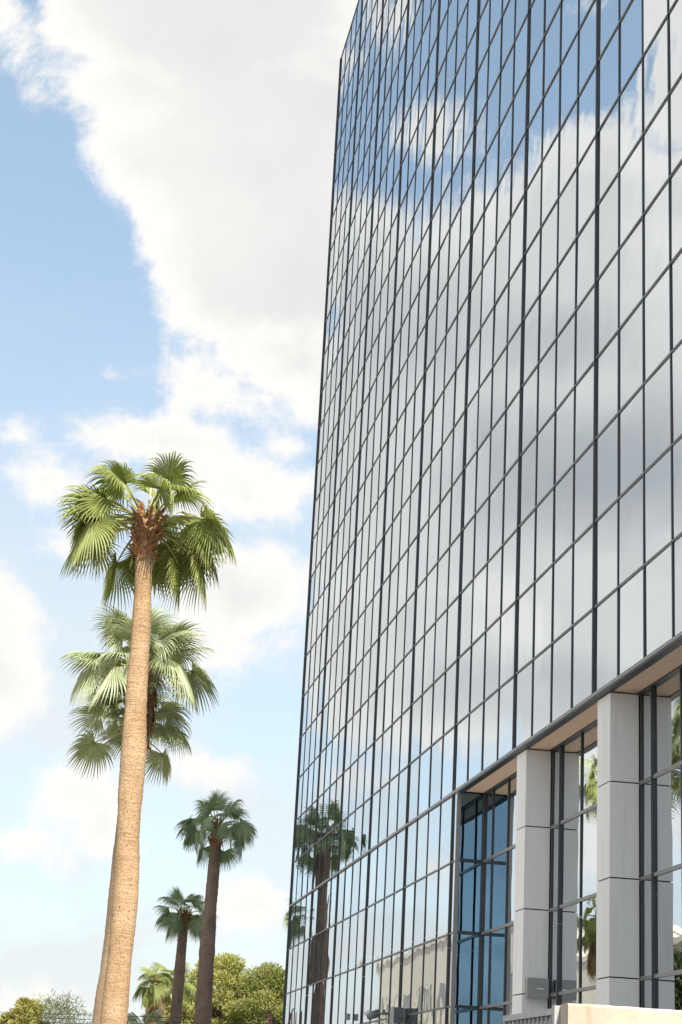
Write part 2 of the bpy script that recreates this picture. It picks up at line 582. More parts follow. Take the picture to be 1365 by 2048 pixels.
seen = sorted([c for c in cells if in_view(*c)], key=lambda c: c[0] ** 2 + (c[1] - 1.6) ** 2 + FX ** 2)
near = seen[:300 - n_recess]
nearset = set(near)
for (y, z) in near:
    link('pane', pane_me, tower, (FX, y, z), (0, rng.gauss(0, R(0.08)), rng.gauss(0, R(0.19))))
b = MB()
for (y, z) in cells:
    if (y, z) in nearset:
        continue
    i = b.box(-0.006, 0.006, -PW / 2, PW / 2, -PH / 2, PH / 2)
    M = Matrix.Rotation(rng.gauss(0, R(0.19)), 3, 'Z') @ Matrix.Rotation(rng.gauss(0, R(0.08)), 3, 'Y')
    for q in range(i, i + 8):
        p = M @ Vector(b.v[q]) + Vector((FX, y, z)) - tower.location
        b.v[q] = tuple(p)
# the end walls carry the same glass
for yy in (YN, Y0):
    for c in range(22):
        for r in range(28):
            xc, zc = FX + 0.12 + MOD * (c + 0.5), zr(r) - ROW / 2
            i = len(b.v)
            b.box(xc - PW / 2 - tower.location[0], xc + PW / 2 - tower.location[0], yy - 0.006 - tower.location[1], yy + 0.006 - tower.location[1], zc - PH / 2, zc + PH / 2)
tag(link('glazing', b.mesh('glazing', 'mirror_glass'), tower, tower.location), kind='stuff')

# mullions ----------------------------------------------------------


def mullion_mesh(z0, z1, w, proud, groove, back=0.02, splices=()):
    q = MB()
    cuts = sorted([z0, z1] + [s for s in splices if z0 < s < z1])
    for a, c in zip(cuts[:-1], cuts[1:]):
        lo = a + (0.012 if a != z0 else 0)
        if groove:
            q.box(-proud, back, -w / 2, -w / 6, lo, c)
            q.box(-proud + 0.012, back, -w / 6, w / 6, lo, c)
            q.box(-proud, back, w / 6, w / 2, lo, c)
        else:
            q.box(-proud, back, -w / 2, w / 2, lo, c)
    return q


SPL = [zr(r) - 0.35 for r in (1, 5, 9, 13, 17, 21, 25)]
LOW, MID = 0.0, zr(23)
m_full = {}
for heavy in (0, 1):
    for low in (0, 1):
        z0 = LOW if low else MID + 0.02
        w, pr = (0.068, 0.048) if heavy else (0.042, 0.028)
        me = mullion_mesh(z0, TOP, w, pr, heavy, splices=SPL if heavy else [s + 0.5 for s in SPL]).mesh('mullion', 'dark_metal')
        m_full[(heavy, low)] = me
for c in range(1, NCOL + 1):
    heavy = 1 if c % 4 == 0 else 0
    low = 1 if c <= 20 else 0
    link('heavy_mullion' if heavy else 'mullion', m_full[(heavy, low)], tower, (FX, Y0 - MOD * c, 0))
q = MB()
q.box(-0.05, 0.14, -0.05, 0.05, 0, TOP)
q.box(-0.065, -0.05, -0.02, 0.05, 0, TOP)
link('corner_post', q.mesh('corner_post', 'dark_metal'), tower, (FX, Y0 + 0.05, 0))
# bright corner post at the recess
q = MB()
q.box(-0.055, 0.05, -0.035, 0.035, 0, MID - 0.05)
link('corner_post', q.mesh('corner_post', 'trim_metal'), tower, (FX, yb(5.1), 0))

# transoms: pressed caps with a lighter face
for r in range(1, 28):
    y_end = YN if r < 23 else yb(5.1) + 0.05
    if r == 23:
        continue
    boxobj('transom', tower, FX - 0.030, FX + 0.02, y_end, Y0 - 0.05, zr(r) - 0.023, zr(r) + 0.023, 'cap_metal')
for r in range(24, 28):
    boxobj('transom', tower, RX - 0.04, RX + 0.02, YN, yb(5.1) - 0.05, zr(r) - 0.035, zr(r) + 0.035, 'trim_metal')
    boxobj('transom', tower, FX + 0.05, RX - 0.06, yb(5.1) - 0.05, yb(5.1) + 0.01, zr(r) - 0.04, zr(r) + 0.04, 'dark_metal')
# recess mullions
rm = {}
for heavy in (0, 1):
    w, pr = (0.085, 0.055) if heavy else (0.05, 0.035)
    rm[heavy] = mullion_mesh(0, MID - 0.04, w, pr, heavy, splices=[zr(25) - 0.35]).mesh('mullion', 'dark_metal')
for kb in (5.25, 5.5, 6.14, 6.25, 6.5, 6.75, 7.14, 7.25, 7.5, 7.75, 8.14, 8.25):
    heavy = 1 if kb in (6.25, 7.25, 8.25) else 0
    link('heavy_mullion' if heavy else 'mullion', rm[heavy], tower, (RX, yb(kb), 0))
q = MB()
q.box(-0.06, 0.02, -0.06, 0.03, 0, MID - 0.04)
link('corner_post', q.mesh('corner_post', 'dark_metal'), tower, (RX, yb(5.1) - 0.02, 0))

# ledge over the recess and along row 23
boxobj('ledge', tower, FX - 0.06, FX + 0.02, YN, Y0 - 0.05, MID - 0.04, MID + 0.032, 'trim_metal')
boxobj('ledge_underside', tower, FX - 0.05, FX + 0.12, YN, yb(5.1) - 0.03, MID - 0.075, MID - 0.047, 'dark_metal')
yy = yb(5.1) - 0.12
edges = [yy]
while yy - 4.6 > YN:
    yy -= 4.6
    edges.append(yy)
edges.append(YN)
for a, c in zip(edges[:-1], edges[1:]):
    boxobj('soffit_panel', tower, FX + 0.122, RX - 0.09, c + 0.008, a - 0.008, MID - 0.06, MID - 0.02, 'soffit')
boxobj('soffit_backing', tower, FX + 0.05, RX + 0.05, YN, yb(5.1) - 0.05, MID - 0.018, MID + 0.02, 'core_dark')
boxobj('head_trim', tower, RX - 0.088, RX - 0.01, YN, yb(5.1) - 0.12, MID - 0.09, MID - 0.02, 'dark_metal')

# columns: clad in panels with open joints
for bi in (6, 7, 8):
    ya = yb(bi) + 0.02
    yz = ya - 0.80
    xa, xz = FX + 0.075, RX - 0.045
    core = MB()
    core.box(xa + 0.03, xz, yz + 0.03, ya - 0.03, 0, MID - 0.08)
    cpos = Vector(((xa + xz) / 2, (ya + yz) / 2, 0))
    core.v = [(x - cpos.x, y - cpos.y, z) for x, y, z in core.v]
    column = link('column', core.mesh('column', 'core_dark'), tower, cpos)
    ym = (ya + yz) / 2
    lv = [MID - 0.076] + [zr(r) for r in range(24, 28)] + [0.0]
    for z1, z0 in zip(lv[:-1], lv[1:]):
        t = 0.013
        boxobj('cladding_panel', column, xa, xz - 0.002, ym + 0.002, ya, z0 + t, z1 - t, 'panel')
        boxobj('cladding_panel', column, xa + 0.0012, xz - 0.001, yz, ym - 0.002, z0 + t, z1 - t, 'panel')

# ------------------------------------------------------------------ things on the building
bx = bpy.data.objects.new('electrical_box', None)
COL.objects.link(bx)
cy = yb(6) + 0.02 - 0.80
bx.location = (10.6, cy, 4.03)
tag(bx, 'small grey metal utility box fixed to the side of a clad column', 'utility box')
boxobj('body', bx, 10.375, 10.825, cy - 0.19, cy - 0.001, 4.03, 4.42, 'grey_paint')
boxobj('cover', bx, 10.365, 10.835, cy - 0.21, cy - 0.192, 4.02, 4.43, 'grey_paint')
boxobj('tag', bx, 10.58, 10.72, cy - 0.213, cy - 0.2105, 4.20, 4.225, 'white_tag')


def sec_camera(y, z, s, label, white):
    e = bpy.data.objects.new('security_camera', None)
    COL.objects.link(e)
    e.location = (FX - 0.05, y, z)
    tag(e, label, 'camera')
    q = MB()
    L = 0.34 * s
    pts = [(-0.32 * s, 0.12 * s, 0.0), (-0.32 * s - L * 0.25, 0.12 * s + L * 0.97, -0.05 * s)]
    q.tube([pts[0], pts[1]], [0.075 * s, 0.07 * s], 12)
    d = Vector(pts[1]) - Vector(pts[0])
    link('housing', q.mesh('housing', 'camera_white' if white else 'camera_grey', True), e, e.location)
    q = MB()
    p1 = Vector(pts[1])
    q.tube([p1 - d * 0.02, p1 + d * 0.05], 0.05 * s, 12)
    link('lens', q.mesh('lens', 'lens_black'), e, e.location)
    q = MB()
    q.tube([(0.0, -0.02, -0.02), (-0.16 * s, -0.02, -0.01), (-0.30 * s, 0.05 * s, 0.0), (-0.32 * s, 0.16 * s, 0.02)], 0.022 * s, 8)
    link('arm', q.mesh('arm', 'camera_grey', True), e, e.location)
    boxobj('bracket', e, FX - 0.10, FX - 0.055, y - 0.09 * s, y + 0.09 * s, z - 0.09 * s, z + 0.08 * s, 'camera_grey')


sec_camera(51.7, 4.18, 1.5, 'dark grey bullet security camera on an arm beside the junction box on the glass facade', False)
sec_camera(54.0, 4.33, 0.9, 'small pale security camera on a thin arm further along the glass facade', True)
jb = bpy.data.objects.new('junction_box', None)
COL.objects.link(jb)
jb.location = (FX - 0.2, 50.6, 3.9)
tag(jb, 'dark grey junction box bolted to the facade transom next to the security cameras', 'junction box')
boxobj('body', jb, FX - 0.34, FX - 0.061, 50.35, 50.85, 3.88, 4.30, 'camera_grey')
boxobj('lid', jb, FX - 0.36, FX - 0.342, 50.33, 50.87, 3.86, 4.32, 'grey_paint')
boxobj('mount', jb, FX - 0.20, FX - 0.062, 50.0, 50.348, 4.03, 4.12, 'camera_grey')
sb = bpy.data.objects.new('alarm_box', None)
COL.objects.link(sb)
sb.location = (FX - 0.1, 59.2, 4.3)
tag(sb, 'tiny square grey alarm box on a facade mullion', 'alarm box')
boxobj('body', sb, FX - 0.17, FX - 0.08, 59.02, 59.40, 4.28, 4.47, 'grey_paint')
boxobj('cover', sb, FX - 0.18, FX - 0.172, 59.00, 59.42, 4.27, 4.48, 'camera_grey')

# ------------------------------------------------------------------ wall and railing in front
WX, WY, WZ = 5.90, 20.0, 2.84
wall = bpy.data.objects.new('garden_wall', None)
COL.objects.link(wall)
wall.location = (8.0, WY + 0.15, 0)
tag(wall, 'cream sunlit concrete wall below the clad columns', 'wall')


def rough_slab(name, parent, x0, x1, y0, y1, z0, z1, m, nx, nz, amp, seed):
    """a wall block whose top edge is worn and slightly uneven"""
    rg = random.Random(seed)
    q = MB()
    cx, cyy = (x0 + x1) / 2, (y0 + y1) / 2
    rows = []
    prof = [(y0, z0), (y0, z1 - 0.03), (y0 + 0.008, z1 - 0.01), (y0 + 0.03, z1), (y1 - 0.03, z1), (y1 - 0.008, z1 - 0.01), (y1, z1 - 0.03), (y1, z0)]
    for i in range(nx + 1):
        x = x0 + (x1 - x0) * i / nx
        dz = rg.uniform(-amp, amp)
        row = []
        for (y, z) in prof:
            row.append(q.vert((x - cx, y - cyy + rg.uniform(-amp, amp) * 0.3, z + (dz if z > z0 else 0) - z0)))
        rows.append(row)
    for i in range(nx):
        for k2 in range(len(prof)):
            k3 = (k2 + 1) % len(prof)
            q.face((rows[i][k2], rows[i][k3], rows[i + 1][k3], rows[i + 1][k2])[::-1])
    q.face(rows[0])
    q.face(rows[-1][::-1])
    return link(name, q.mesh(name, m), parent, (cx, cyy, z0))


rough_slab('wall_body', wall, WX + 0.02, 13.0, WY, WY + 0.30, 0, WZ - 0.002, 'cream_concrete', 60, 1, 0.004, 4)

rail = bpy.data.objects.new('metal_railing', None)
COL.objects.link(rail)
rail.location = (WX, 21.4, 0)
tag(rail, 'grey metal railing with short turned balusters butting against the cream wall', 'railing')
RY0, RY1 = WY + 0.33, 22.72
boxobj('top_rail', rail, WX - 0.03, WX + 0.05, RY0 + 0.02, RY1, WZ - 0.115, WZ - 0.045, 'pale_paint')
boxobj('bottom_rail', rail, WX - 0.02, WX + 0.04, RY0 + 0.02, RY1 - 0.06, 1.90, 1.95, 'pale_paint')
boxobj('post', rail, WX - 0.05, WX + 0.06, WY + 0.305, WY + 0.42, 0, WZ - 0.02, 'pale_paint')
boxobj('post', rail, WX - 0.025, WX + 0.045, RY1 - 0.06, RY1 - 0.001, 0, WZ - 0.117, 'pale_paint')
q = MB()
prof = [(0, 0.022), (0.1, 0.022), (0.16, 0.04), (0.22, 0.022), (0.3, 0.03), (0.36, 0.045), (0.42, 0.03), (0.5, 0.022), (0.56, 0.04), (0.62, 0.022), (0.68, 0.045), (0.74, 0.022), (0.775, 0.022)]
q.tube([(0, 0, z) for z, r_ in prof], [r_ for z, r_ in prof], 10)
bal = q.mesh('baluster', 'pale_paint', True)
y = RY0 + 0.30
while y < RY1 - 0.15:
    link('baluster', bal, rail, (WX + 0.01, y, 1.95))
    y += 0.185
boxobj('dark_gap_sheet', rail, WX + 0.09, WX + 0.11, RY0 + 0.12, RY1 - 0.08, 1.97, WZ - 0.117, 'core_dark')  # dark sheet added to blacken the open gaps between balusters

# ------------------------------------------------------------------ fan palms


def frond_mesh(elev, seed, pet=0.95, rad=1.12, nl=38, droop=1.0, mats=('fan_leaf', 'petiole')):
    rg = random.Random(seed)
    q = MB()
    # petiole, bending down under its own weight
    ns = 7
    ang = R(elev)
    bend = R(rg.uniform(10, 46)) * (1.0 if elev < 60 else 0.45) * droop
    droop = droop * rg.uniform(0.35, 1.15)
    nod = R(rg.uniform(-8, 42)) * (1.0 if elev < 60 else 0.3)
    if elev <= 20:
        pet *= rg.uniform(1.1, 1.4)
        bend = R(rg.uniform(8, 28))
        nod = R(rg.uniform(22, 66))
    p = Vector((0.10, 0, 0))
    pts = [p.copy()]
    side = rg.uniform(-0.06, 0.06)
    for i in range(ns):
        a = max(ang - bend * ((i + 1) / ns) ** 1.4, R(-82))
        p = p + Vector((math.cos(a), side * i / ns, math.sin(a))) * (pet / ns)
        pts.append(p.copy())
    a = max(ang - bend - nod, R(-86))
    q.tube(pts, [0.034 - 0.018 * i / ns for i in range(ns + 1)], 5, 1)
    T = Vector((math.cos(a), side, math.sin(a))).normalized()
    S = Vector((0, 1, 0))
    roll = rg.uniform(-0.75, 0.75)
    S = (S - T * S.dot(T)).normalized()
    Nn = T.cross(S).normalized()
    if Nn.z < 0 and abs(Nn.z) > 0.05:
        Nn = -Nn
    S2 = S * math.cos(roll) + Nn * math.sin(roll)
    Nn = Nn * math.cos(roll) - S * math.sin(roll)
    S = S2
    spread = R(rg.uniform(104, 122))
    fold = R(rg.uniform(4, 38))
    sv = [0.0, 0.16, 0.34, 0.5, 0.62, 0.74, 0.86, 0.94, 1.0]
    dphi = 2 * spread / (nl - 1)
    G = Vector((0, 0, -1))
    edges = []
    for i in range(nl):
        ph = -spread + dphi * i
        tn = abs(ph) / spread
        L = rad * (1.0 - 0.30 * tn ** 2) * rg.uniform(0.93, 1.05)
        side_dir = S * math.cos(fold) - Nn * math.sin(fold)
        if ph < 0:
            side_dir = -S * math.cos(fold) - Nn * math.sin(fold)
        d0 = (T * math.cos(ph) + side_dir * abs(math.sin(ph))).normalized()
        w_dir = (T * -math.sin(ph) + (S if True else S) * math.cos(ph)).normalized()
        jit = rg.gauss(0, 0.09)
        dr = droop * rg.uniform(0.75, 1.35)
        pos = pts[-1].copy()
        prev = 0.0
        rows = []
        split = rg.uniform(0.44, 0.56)
        for s_ in sv:
            ds = (s_ - prev) * L
            free = max(0.0, s_ - split) / (1 - split)
            dirv = d0 + G * (0.30 * droop * s_ ** 2 + 1.35 * dr * free ** 1.3) + w_dir * jit * free
            dirv.normalize()
            pos = pos + dirv * ds
            prev = s_
            hw = math.tan(dphi / 2) * L * min(s_, split) * 1.04
            if s_ > split:
                hw *= max(0.0, 1 - free) ** 0.85 * 0.92 + 0.02
            hw = max(hw, 0.0035)
            up = dirv.cross(w_dir).normalized()
            if up.dot(Nn) < 0:
                up = -up
            l_ = q.vert(pos - w_dir * hw - up * hw * 0.45, s_)
            c_ = q.vert(pos + up * hw * 0.45, s_)
            r_ = q.vert(pos + w_dir * hw - up * hw * 0.45, s_)
            rows.append((l_, c_, r_))
        for k2 in range(len(rows) - 1):
            A, B = rows[k2], rows[k2 + 1]
            q.face((A[0], A[1], B[1], B[0]))
            q.face((A[1], A[2], B[2], B[1]))
    return q.mesh('frond', list(mats))


ELEVS = [82, 66, 48, 30, 12, -6, -26, -50]
FROND = {}
for e in ELEVS:
    FROND[e] = [frond_mesh(e, 100 + e * 7 + v) for v in range(5)]
FROND_FAR = {e: [frond_mesh(e, 900 + e * 5 + v, nl=28) for v in range(3)] for e in ELEVS}


def place_frond(root, meshes, leafmat, loc, az, sc_, tilt=(0, 0)):
    me = meshes
    o = link('frond', me, root, loc, (tilt[0], tilt[1], az), (sc_, sc_, sc_))
    if leafmat != 'fan_leaf':
        o.material_slots[0].link = 'OBJECT'
        o.material_slots[0].material = MATS[leafmat]
    return o


def trunk_mesh(profile, lean, seed, m, ring=0.012, nseg=28):
    """profile: [(z, radius)], lean: [(z, dx, dy)]"""
    rg = random.Random(seed)
    q = MB()

    def interp(tab, z, k2):
        for a_, b_ in zip(tab[:-1], tab[1:]):
            if z <= b_[0]:
                t = (z - a_[0]) / (b_[0] - a_[0])
                t = t * t * (3 - 2 * t)
                return a_[k2] + (b_[k2] - a_[k2]) * t
        return tab[-1][k2]
    H = profile[-1][0]
    n = int(H / 0.085)
    rows = []
    ph = [rg.uniform(0, 6.28) for _ in range(6)]
    for i in range(n + 1):
        z = H * i / n
        r = interp(profile, z, 1)
        r *= 1 + rg.uniform(-ring, ring) + 0.018 * math.sin(z * 2.1 + ph[0]) + 0.012 * math.sin(z * 4.7 + ph[1])
        cx, cy_ = interp(lean, z, 1), interp(lean, z, 2)
        row = []
        for k2 in range(nseg):
            a_ = k2 * 2 * math.pi / nseg
            rr = r * (1 + 0.02 * math.sin(3 * a_ + ph[2] + z * 0.4) + 0.015 * math.sin(5 * a_ + ph[3] - z * 0.7) + rg.uniform(-0.008, 0.008))
            row.append(q.vert((cx + rr * math.cos(a_), cy_ + rr * math.sin(a_), z)))
        rows.append(row)
    for i in range(n):
        for k2 in range(nseg):
            q.face((rows[i][k2], rows[i][(k2 + 1) % nseg], rows[i + 1][(k2 + 1) % nseg], rows[i + 1][k2]))
    q.face(rows[-1])
    return q.mesh('trunk', m, True), (interp(lean, H, 1), interp(lean, H, 2), H)


def boots_mesh(r0, h, n, seed):
    """old split leaf bases clasping the trunk under the crown"""
    rg = random.Random(seed)
    q = MB()
    for i in range(n):
        a = i * 2.39996 + rg.uniform(-0.2, 0.2)
        z = -h + h * 1.15 * i / n
        rr = r0 * (1.0 + 0.25 * (i / n))
        ln = rg.uniform(0.14, 0.30)
        out = rg.uniform(0.25, 0.9)
        w = rg.uniform(0.05, 0.10)
        rad = Vector((math.cos(a), math.sin(a), 0))
        tan = Vector((-math.sin(a), math.cos(a), 0))
        base = rad * rr + Vector((0, 0, z))
        prev = None
        curl = rg.uniform(-0.5, 1.0)
        for k2 in range(5):
            t = k2 / 4
            c = base + rad * (out * ln * t + curl * 0.06 * t * t) + Vector((0, 0, ln * t * (1 - 0.25 * curl * t)))
            ww = w * (1 - 0.55 * t) * (1 + 0.3 * math.sin(t * 6 + i))
            tw = tan * math.cos(t * curl * 0.8) + rad * math.sin(t * curl * 0.8)
            cur = (q.vert(c - tw * ww), q.vert(c + rad * 0.025 * (1 - t)), q.vert(c + tw * ww))
            if prev:
                q.face((prev[0], prev[1], cur[1], cur[0]))
                q.face((prev[1], prev[2], cur[2], cur[1]))
            prev = cur
    return q


def fan_palm(name, label, base, profile, lean, n, size, leaf, bark, seed, far=False, skirt=0, spear=False, hang=0, e_hi=84, e_lo=-48, front_gap=False, group=None, boots=True, az0=0.0, crown_drop=0.0):
    rg = random.Random(seed)
    root = bpy.data.objects.new(name, None)
    COL.objects.link(root)
    root.location = base
    tag(root, label, 'palm tree', group)
    me, top = trunk_mesh(profile, lean, seed, bark, ring=0.035 if bark == 'palm_bark_grey' else 0.022, nseg=16 if far else 28)
    link('trunk', me, root, base)
    tp = Vector(base) + Vector(top)
    F = FROND_FAR if far else FROND
    rt = profile[-1][1]
    for i in range(n):
        t = (i + 0.5) / n
        e = e_hi + (e_lo - e_hi) * t ** 0.72 + rg.uniform(-15, 15)
        key = min(ELEVS, key=lambda q_: abs(q_ - e))
        az = az0 + i * 2.39996 + rg.uniform(-0.25, 0.25)
        s_ = size * rg.uniform(0.86, 1.08) * (0.85 if key >= 66 else 1.0)
        if front_gap and key < 35 and math.sin(az) < -0.5:
            az += 1.25 * (1 if math.cos(az) > 0 else -1)
        loc = tp + Vector((rt * 0.35 * math.cos(az), rt * 0.35 * math.sin(az), 0.05 + 0.35 * size * (0.35 - t) - crown_drop))
        place_frond(root, rg.choice(F[key]), leaf, loc, az, s_, (rg.gauss(0, 0.2), rg.gauss(0, 0.1)))
    for i in range(skirt):
        az = i * 2.39996 + rg.uniform(-0.3, 0.3)
        s_ = size * rg.uniform(0.7, 0.95)
        loc = tp + Vector((rt * 0.5 * math.cos(az), rt * 0.5 * math.sin(az), -0.15 - size * 1.3 * i / max(skirt, 1)))
        place_frond(root, rg.choice(F[-50]), 'fan_leaf_dead', loc, az, s_)
    if boots:
        q = boots_mesh(rt * 1.02, 0.95 * size, 46 if far else 84, seed)
        link('leaf_bases', q.mesh('leaf_bases', 'boot'), root, tp)['kind'] = 'stuff'
    if spear:
        q = MB()
        q.tube([(0, 0, 0), (0.02, 0, 0.8), (0.03, 0, 1.5), (0.05, 0, 2.05)], [0.03, 0.028, 0.018, 0.003], 6)
        link('spear_leaf', q.mesh('spear_leaf', 'spear', True), root, tp)
    for i in range(hang):
        q = MB()
        az = (0.15, -0.5, 0.5)[i % 3]
        r0 = 0.42
        zz = -0.7 - 0.05 * i
        ln = (1.0, 1.9, 1.4)[i % 3]
        for s2 in range(60):
            a_ = rg.uniform(0, 6.28)
            t0 = rg.uniform(0, 0.85)
            rr = rg.uniform(0.0, 0.13)
            p0 = Vector((r0 * math.cos(az) + rr * math.cos(a_), r0 * math.sin(az) + rr * math.sin(a_), zz - ln * t0))
            p1 = p0 + Vector((rg.uniform(-0.06, 0.06), rg.uniform(-0.06, 0.06), -rg.uniform(0.2, 0.4)))
            q.tube([p0, p1], [0.035, 0.006], 4)
        link('dead_flower_stalk', q.mesh('dead_flower_stalk', 'dead_inflorescence'), root, tp)
    return root


fan_palm('fan_palm', 'tall sunlit fan palm with a warm tan trunk and a bright green drooping crown', (1.60, 38, 0),
         [(0, 0.39), (1.5, 0.32), (3, 0.28), (4.6, 0.255), (5.6, 0.268), (7, 0.245), (8.3, 0.268), (9.5, 0.24), (11, 0.21), (12.4, 0.19), (13.8, 0.22)],
         [(0, 0.05, 0), (3, 0.01, 0), (5.2, 0.03, 0), (8, -0.06, 0), (10.5, -0.13, 0), (13.8, -0.23, 0)],
         38, 1.0, 'fan_leaf', 'palm_bark', 11, spear=True, e_lo=-24, az0=0.6, front_gap=True)
fan_palm('fan_palm', 'grey-green fan palm directly behind the tan trunk, upper of the two stacked crowns', (1.86, 50, 0),
         [(0, 0.45), (3, 0.36), (6, 0.29), (10, 0.24), (13.3, 0.22)], [(0, 0.02, 0), (3.5, 0.05, 0), (6, 0.15, 0), (13.3, 0.14, 0)],
         32, 1.14, 'fan_leaf_grey', 'palm_bark_shaded', 23, hang=2, e_lo=4, az0=1.3)
fan_palm('fan_palm', 'shorter grey-green fan palm hidden behind the tan trunk, lower of the two stacked crowns', (2.0, 52.5, 0),
         [(0, 0.42), (3, 0.34), (6, 0.28), (12.0, 0.22)], [(0, 0, 0), (12.0, 0.06, 0)],
         24, 0.98, 'fan_leaf_grey', 'palm_bark_shaded', 37, hang=0, e_lo=0, az0=2.2)
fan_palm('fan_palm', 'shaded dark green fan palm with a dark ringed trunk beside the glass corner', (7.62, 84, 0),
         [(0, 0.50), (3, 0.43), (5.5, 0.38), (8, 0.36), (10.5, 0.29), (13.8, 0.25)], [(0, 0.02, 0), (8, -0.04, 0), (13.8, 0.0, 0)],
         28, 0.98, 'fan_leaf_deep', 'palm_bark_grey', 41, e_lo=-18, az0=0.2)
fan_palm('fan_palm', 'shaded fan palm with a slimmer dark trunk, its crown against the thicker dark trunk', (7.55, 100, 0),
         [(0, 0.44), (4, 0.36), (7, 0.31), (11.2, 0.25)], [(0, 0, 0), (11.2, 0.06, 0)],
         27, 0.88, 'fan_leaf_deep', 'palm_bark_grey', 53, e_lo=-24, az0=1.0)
fan_palm('fan_palm', 'fan palm mostly hidden by the glass tower, only frond tips showing past its corner', (16.5, 112, 0),
         [(0, 0.4), (5, 0.33), (12.6, 0.24)], [(0, 0, 0), (12.6, 0.0, 0)],
         26, 1.0, 'fan_leaf_deep', 'palm_bark_grey', 61, far=True, e_lo=-48)
fan_palm('fan_palm', 'small sunlit yellow-green fan palm with a pale shaggy neck before the pines', (8.4, 125, 0),
         [(0, 0.5), (4, 0.42), (9.0, 0.40)], [(0, 0, 0), (9.0, 0.15, 0)],
         28, 1.10, 'fan_leaf', 'palm_bark', 67, far=True, skirt=14, e_lo=-40)
fan_palm('fan_palm', 'low bushy fan palm between the tan trunk and the dark trunks', (6.75, 112, 0),
         [(0, 0.45), (5.2, 0.40)], [(0, 0, 0), (5.2, 0, 0)],
         30, 1.12, 'fan_leaf_grey', 'palm_bark', 71, far=True, skirt=6, e_lo=-45)
# palms that only show mirrored in the glass
fan_palm('fan_palm', 'tall fan palm seen only mirrored between the two clad columns', (-7.7, 92, 0),
         [(0, 0.4), (8, 0.3), (19.0, 0.22)], [(0, 0, 0), (19.0, 0.1, 0)], 30, 1.15, 'fan_leaf', 'palm_bark', 73, far=True)
fan_palm('fan_palm', 'shaggy fan palm with a straw skirt, mirrored low between the two clad columns', (-9.8, 99, 0),
         [(0, 0.45), (6, 0.36), (12.4, 0.3)], [(0, 0, 0), (12.4, 0, 0)], 26, 1.05, 'fan_leaf', 'palm_bark', 79, far=True, skirt=34)
fan_palm('fan_palm', 'fan palm mirrored dark in the blue corner panes of the recess', (-12.0, -26, 0),
         [(0, 0.45), (6, 0.36), (9.5, 0.26)], [(0, 0, 0), (9.5, 0, 0)], 28, 1.1, 'fan_leaf_deep', 'palm_bark_grey', 83, far=True, skirt=8)

# ------------------------------------------------------------------ pines, shrubs and hedges


def tuft_cloud(q, c, rad, n, ln, wd, rg, upward=0.35, shell=0.55):
    """a clump of narrow leaf or needle blades filling an ellipsoid"""
    for _ in range(n):
        d = Vector((rg.gauss(0, 1), rg.gauss(0, 1), rg.gauss(0, 1))).normalized()
        rr = rg.uniform(shell, 1.0) if rg.random() < 0.8 else rg.uniform(0.0, 1.0)
        p = Vector(c) + Vector((d.x * rad[0], d.y * rad[1], d.z * rad[2])) * rr
        ax = (d + Vector((rg.gauss(0, 0.6), rg.gauss(0, 0.6), rg.gauss(0, 0.6) + upward))).normalized()
        sd = ax.cross(Vector((rg.gauss(0, 1), rg.gauss(0, 1), rg.gauss(0, 1)))).normalized()
        l_, w_ = ln * rg.uniform(0.6, 1.3), wd * rg.uniform(0.7, 1.3)
        a = q.vert(p - sd * w_)
        b_ = q.vert(p + sd * w_)
        e = q.vert(p + ax * l_ + sd * w_ * 0.5)
        f_ = q.vert(p + ax * l_ - sd * w_ * 0.5)
        q.face((a, b_, e, f_))


def broad_tree(name, label, cat, base, height, spread, clumps, leaf, seed, per=420, ln=0.30, wd=0.05, stems=1, bark='bark', low=0.35, crad=0.26, group=None, flat=0.75):
    rg = random.Random(seed)
    root = bpy.data.objects.new(name, None)
    COL.objects.link(root)
    root.location = base
    tag(root, label, cat, group)
    tr = MB()
    fol = MB()
    tops = []
    for s_ in range(stems):
        a = rg.uniform(0, 6.28)
        off = Vector((0.3 * math.cos(a), 0.3 * math.sin(a), 0)) * (0 if stems == 1 else 1)
        p = Vector((0, 0, 0)) + off
        pts = [p.copy()]
        for i in range(6):
            p = p + Vector((rg.uniform(-0.06, 0.06) * spread + off.x * 0.4, rg.uniform(-0.06, 0.06) * spread + off.y * 0.4, height * 0.62 / 6))
            pts.append(p.copy())
        r0 = height * (0.022 if stems == 1 else 0.012) / math.sqrt(stems)
        tr.tube(pts, [r0 * (1 - 0.11 * i) for i in range(7)], 8)
        tops.append(pts)
    for i in range(clumps):
        a = i * 2.39996 + rg.uniform(-0.4, 0.4)
        t = rg.random()
        zz = height * (low + (1 - low) * (i + 0.5) / clumps * 0.93)
        zn = (zz / height - low) / (1 - low)
        maxr = spread * math.sqrt(max(0.05, 1 - (2 * zn - 0.75) ** 2 * 0.55)) * (1 - 0.45 * zn * zn)
        rr = maxr * math.sqrt(rg.uniform(0.05, 1.0)) * 0.85
        c = Vector((rr * math.cos(a), rr * math.sin(a), zz))
        cr = spread * crad * rg.uniform(0.7, 1.3)
        tuft_cloud(fol, c, (cr, cr, cr * flat), per, ln, wd, rg)
        st = rg.choice(tops)
        j = min(6, max(1, int(zz / height / 0.62 * 5)))
        m_ = (st[j - 1] + c) / 2 + Vector((0, 0, -0.15 * height * rg.random() * 0.5))
        tr.tube([st[j - 1], m_, c], [r0 * 0.42, r0 * 0.28, r0 * 0.1], 5)
    link('trunk', tr.mesh('trunk', bark, True), root, base)
    link('crown', fol.mesh('crown', leaf), root, base)
    return root


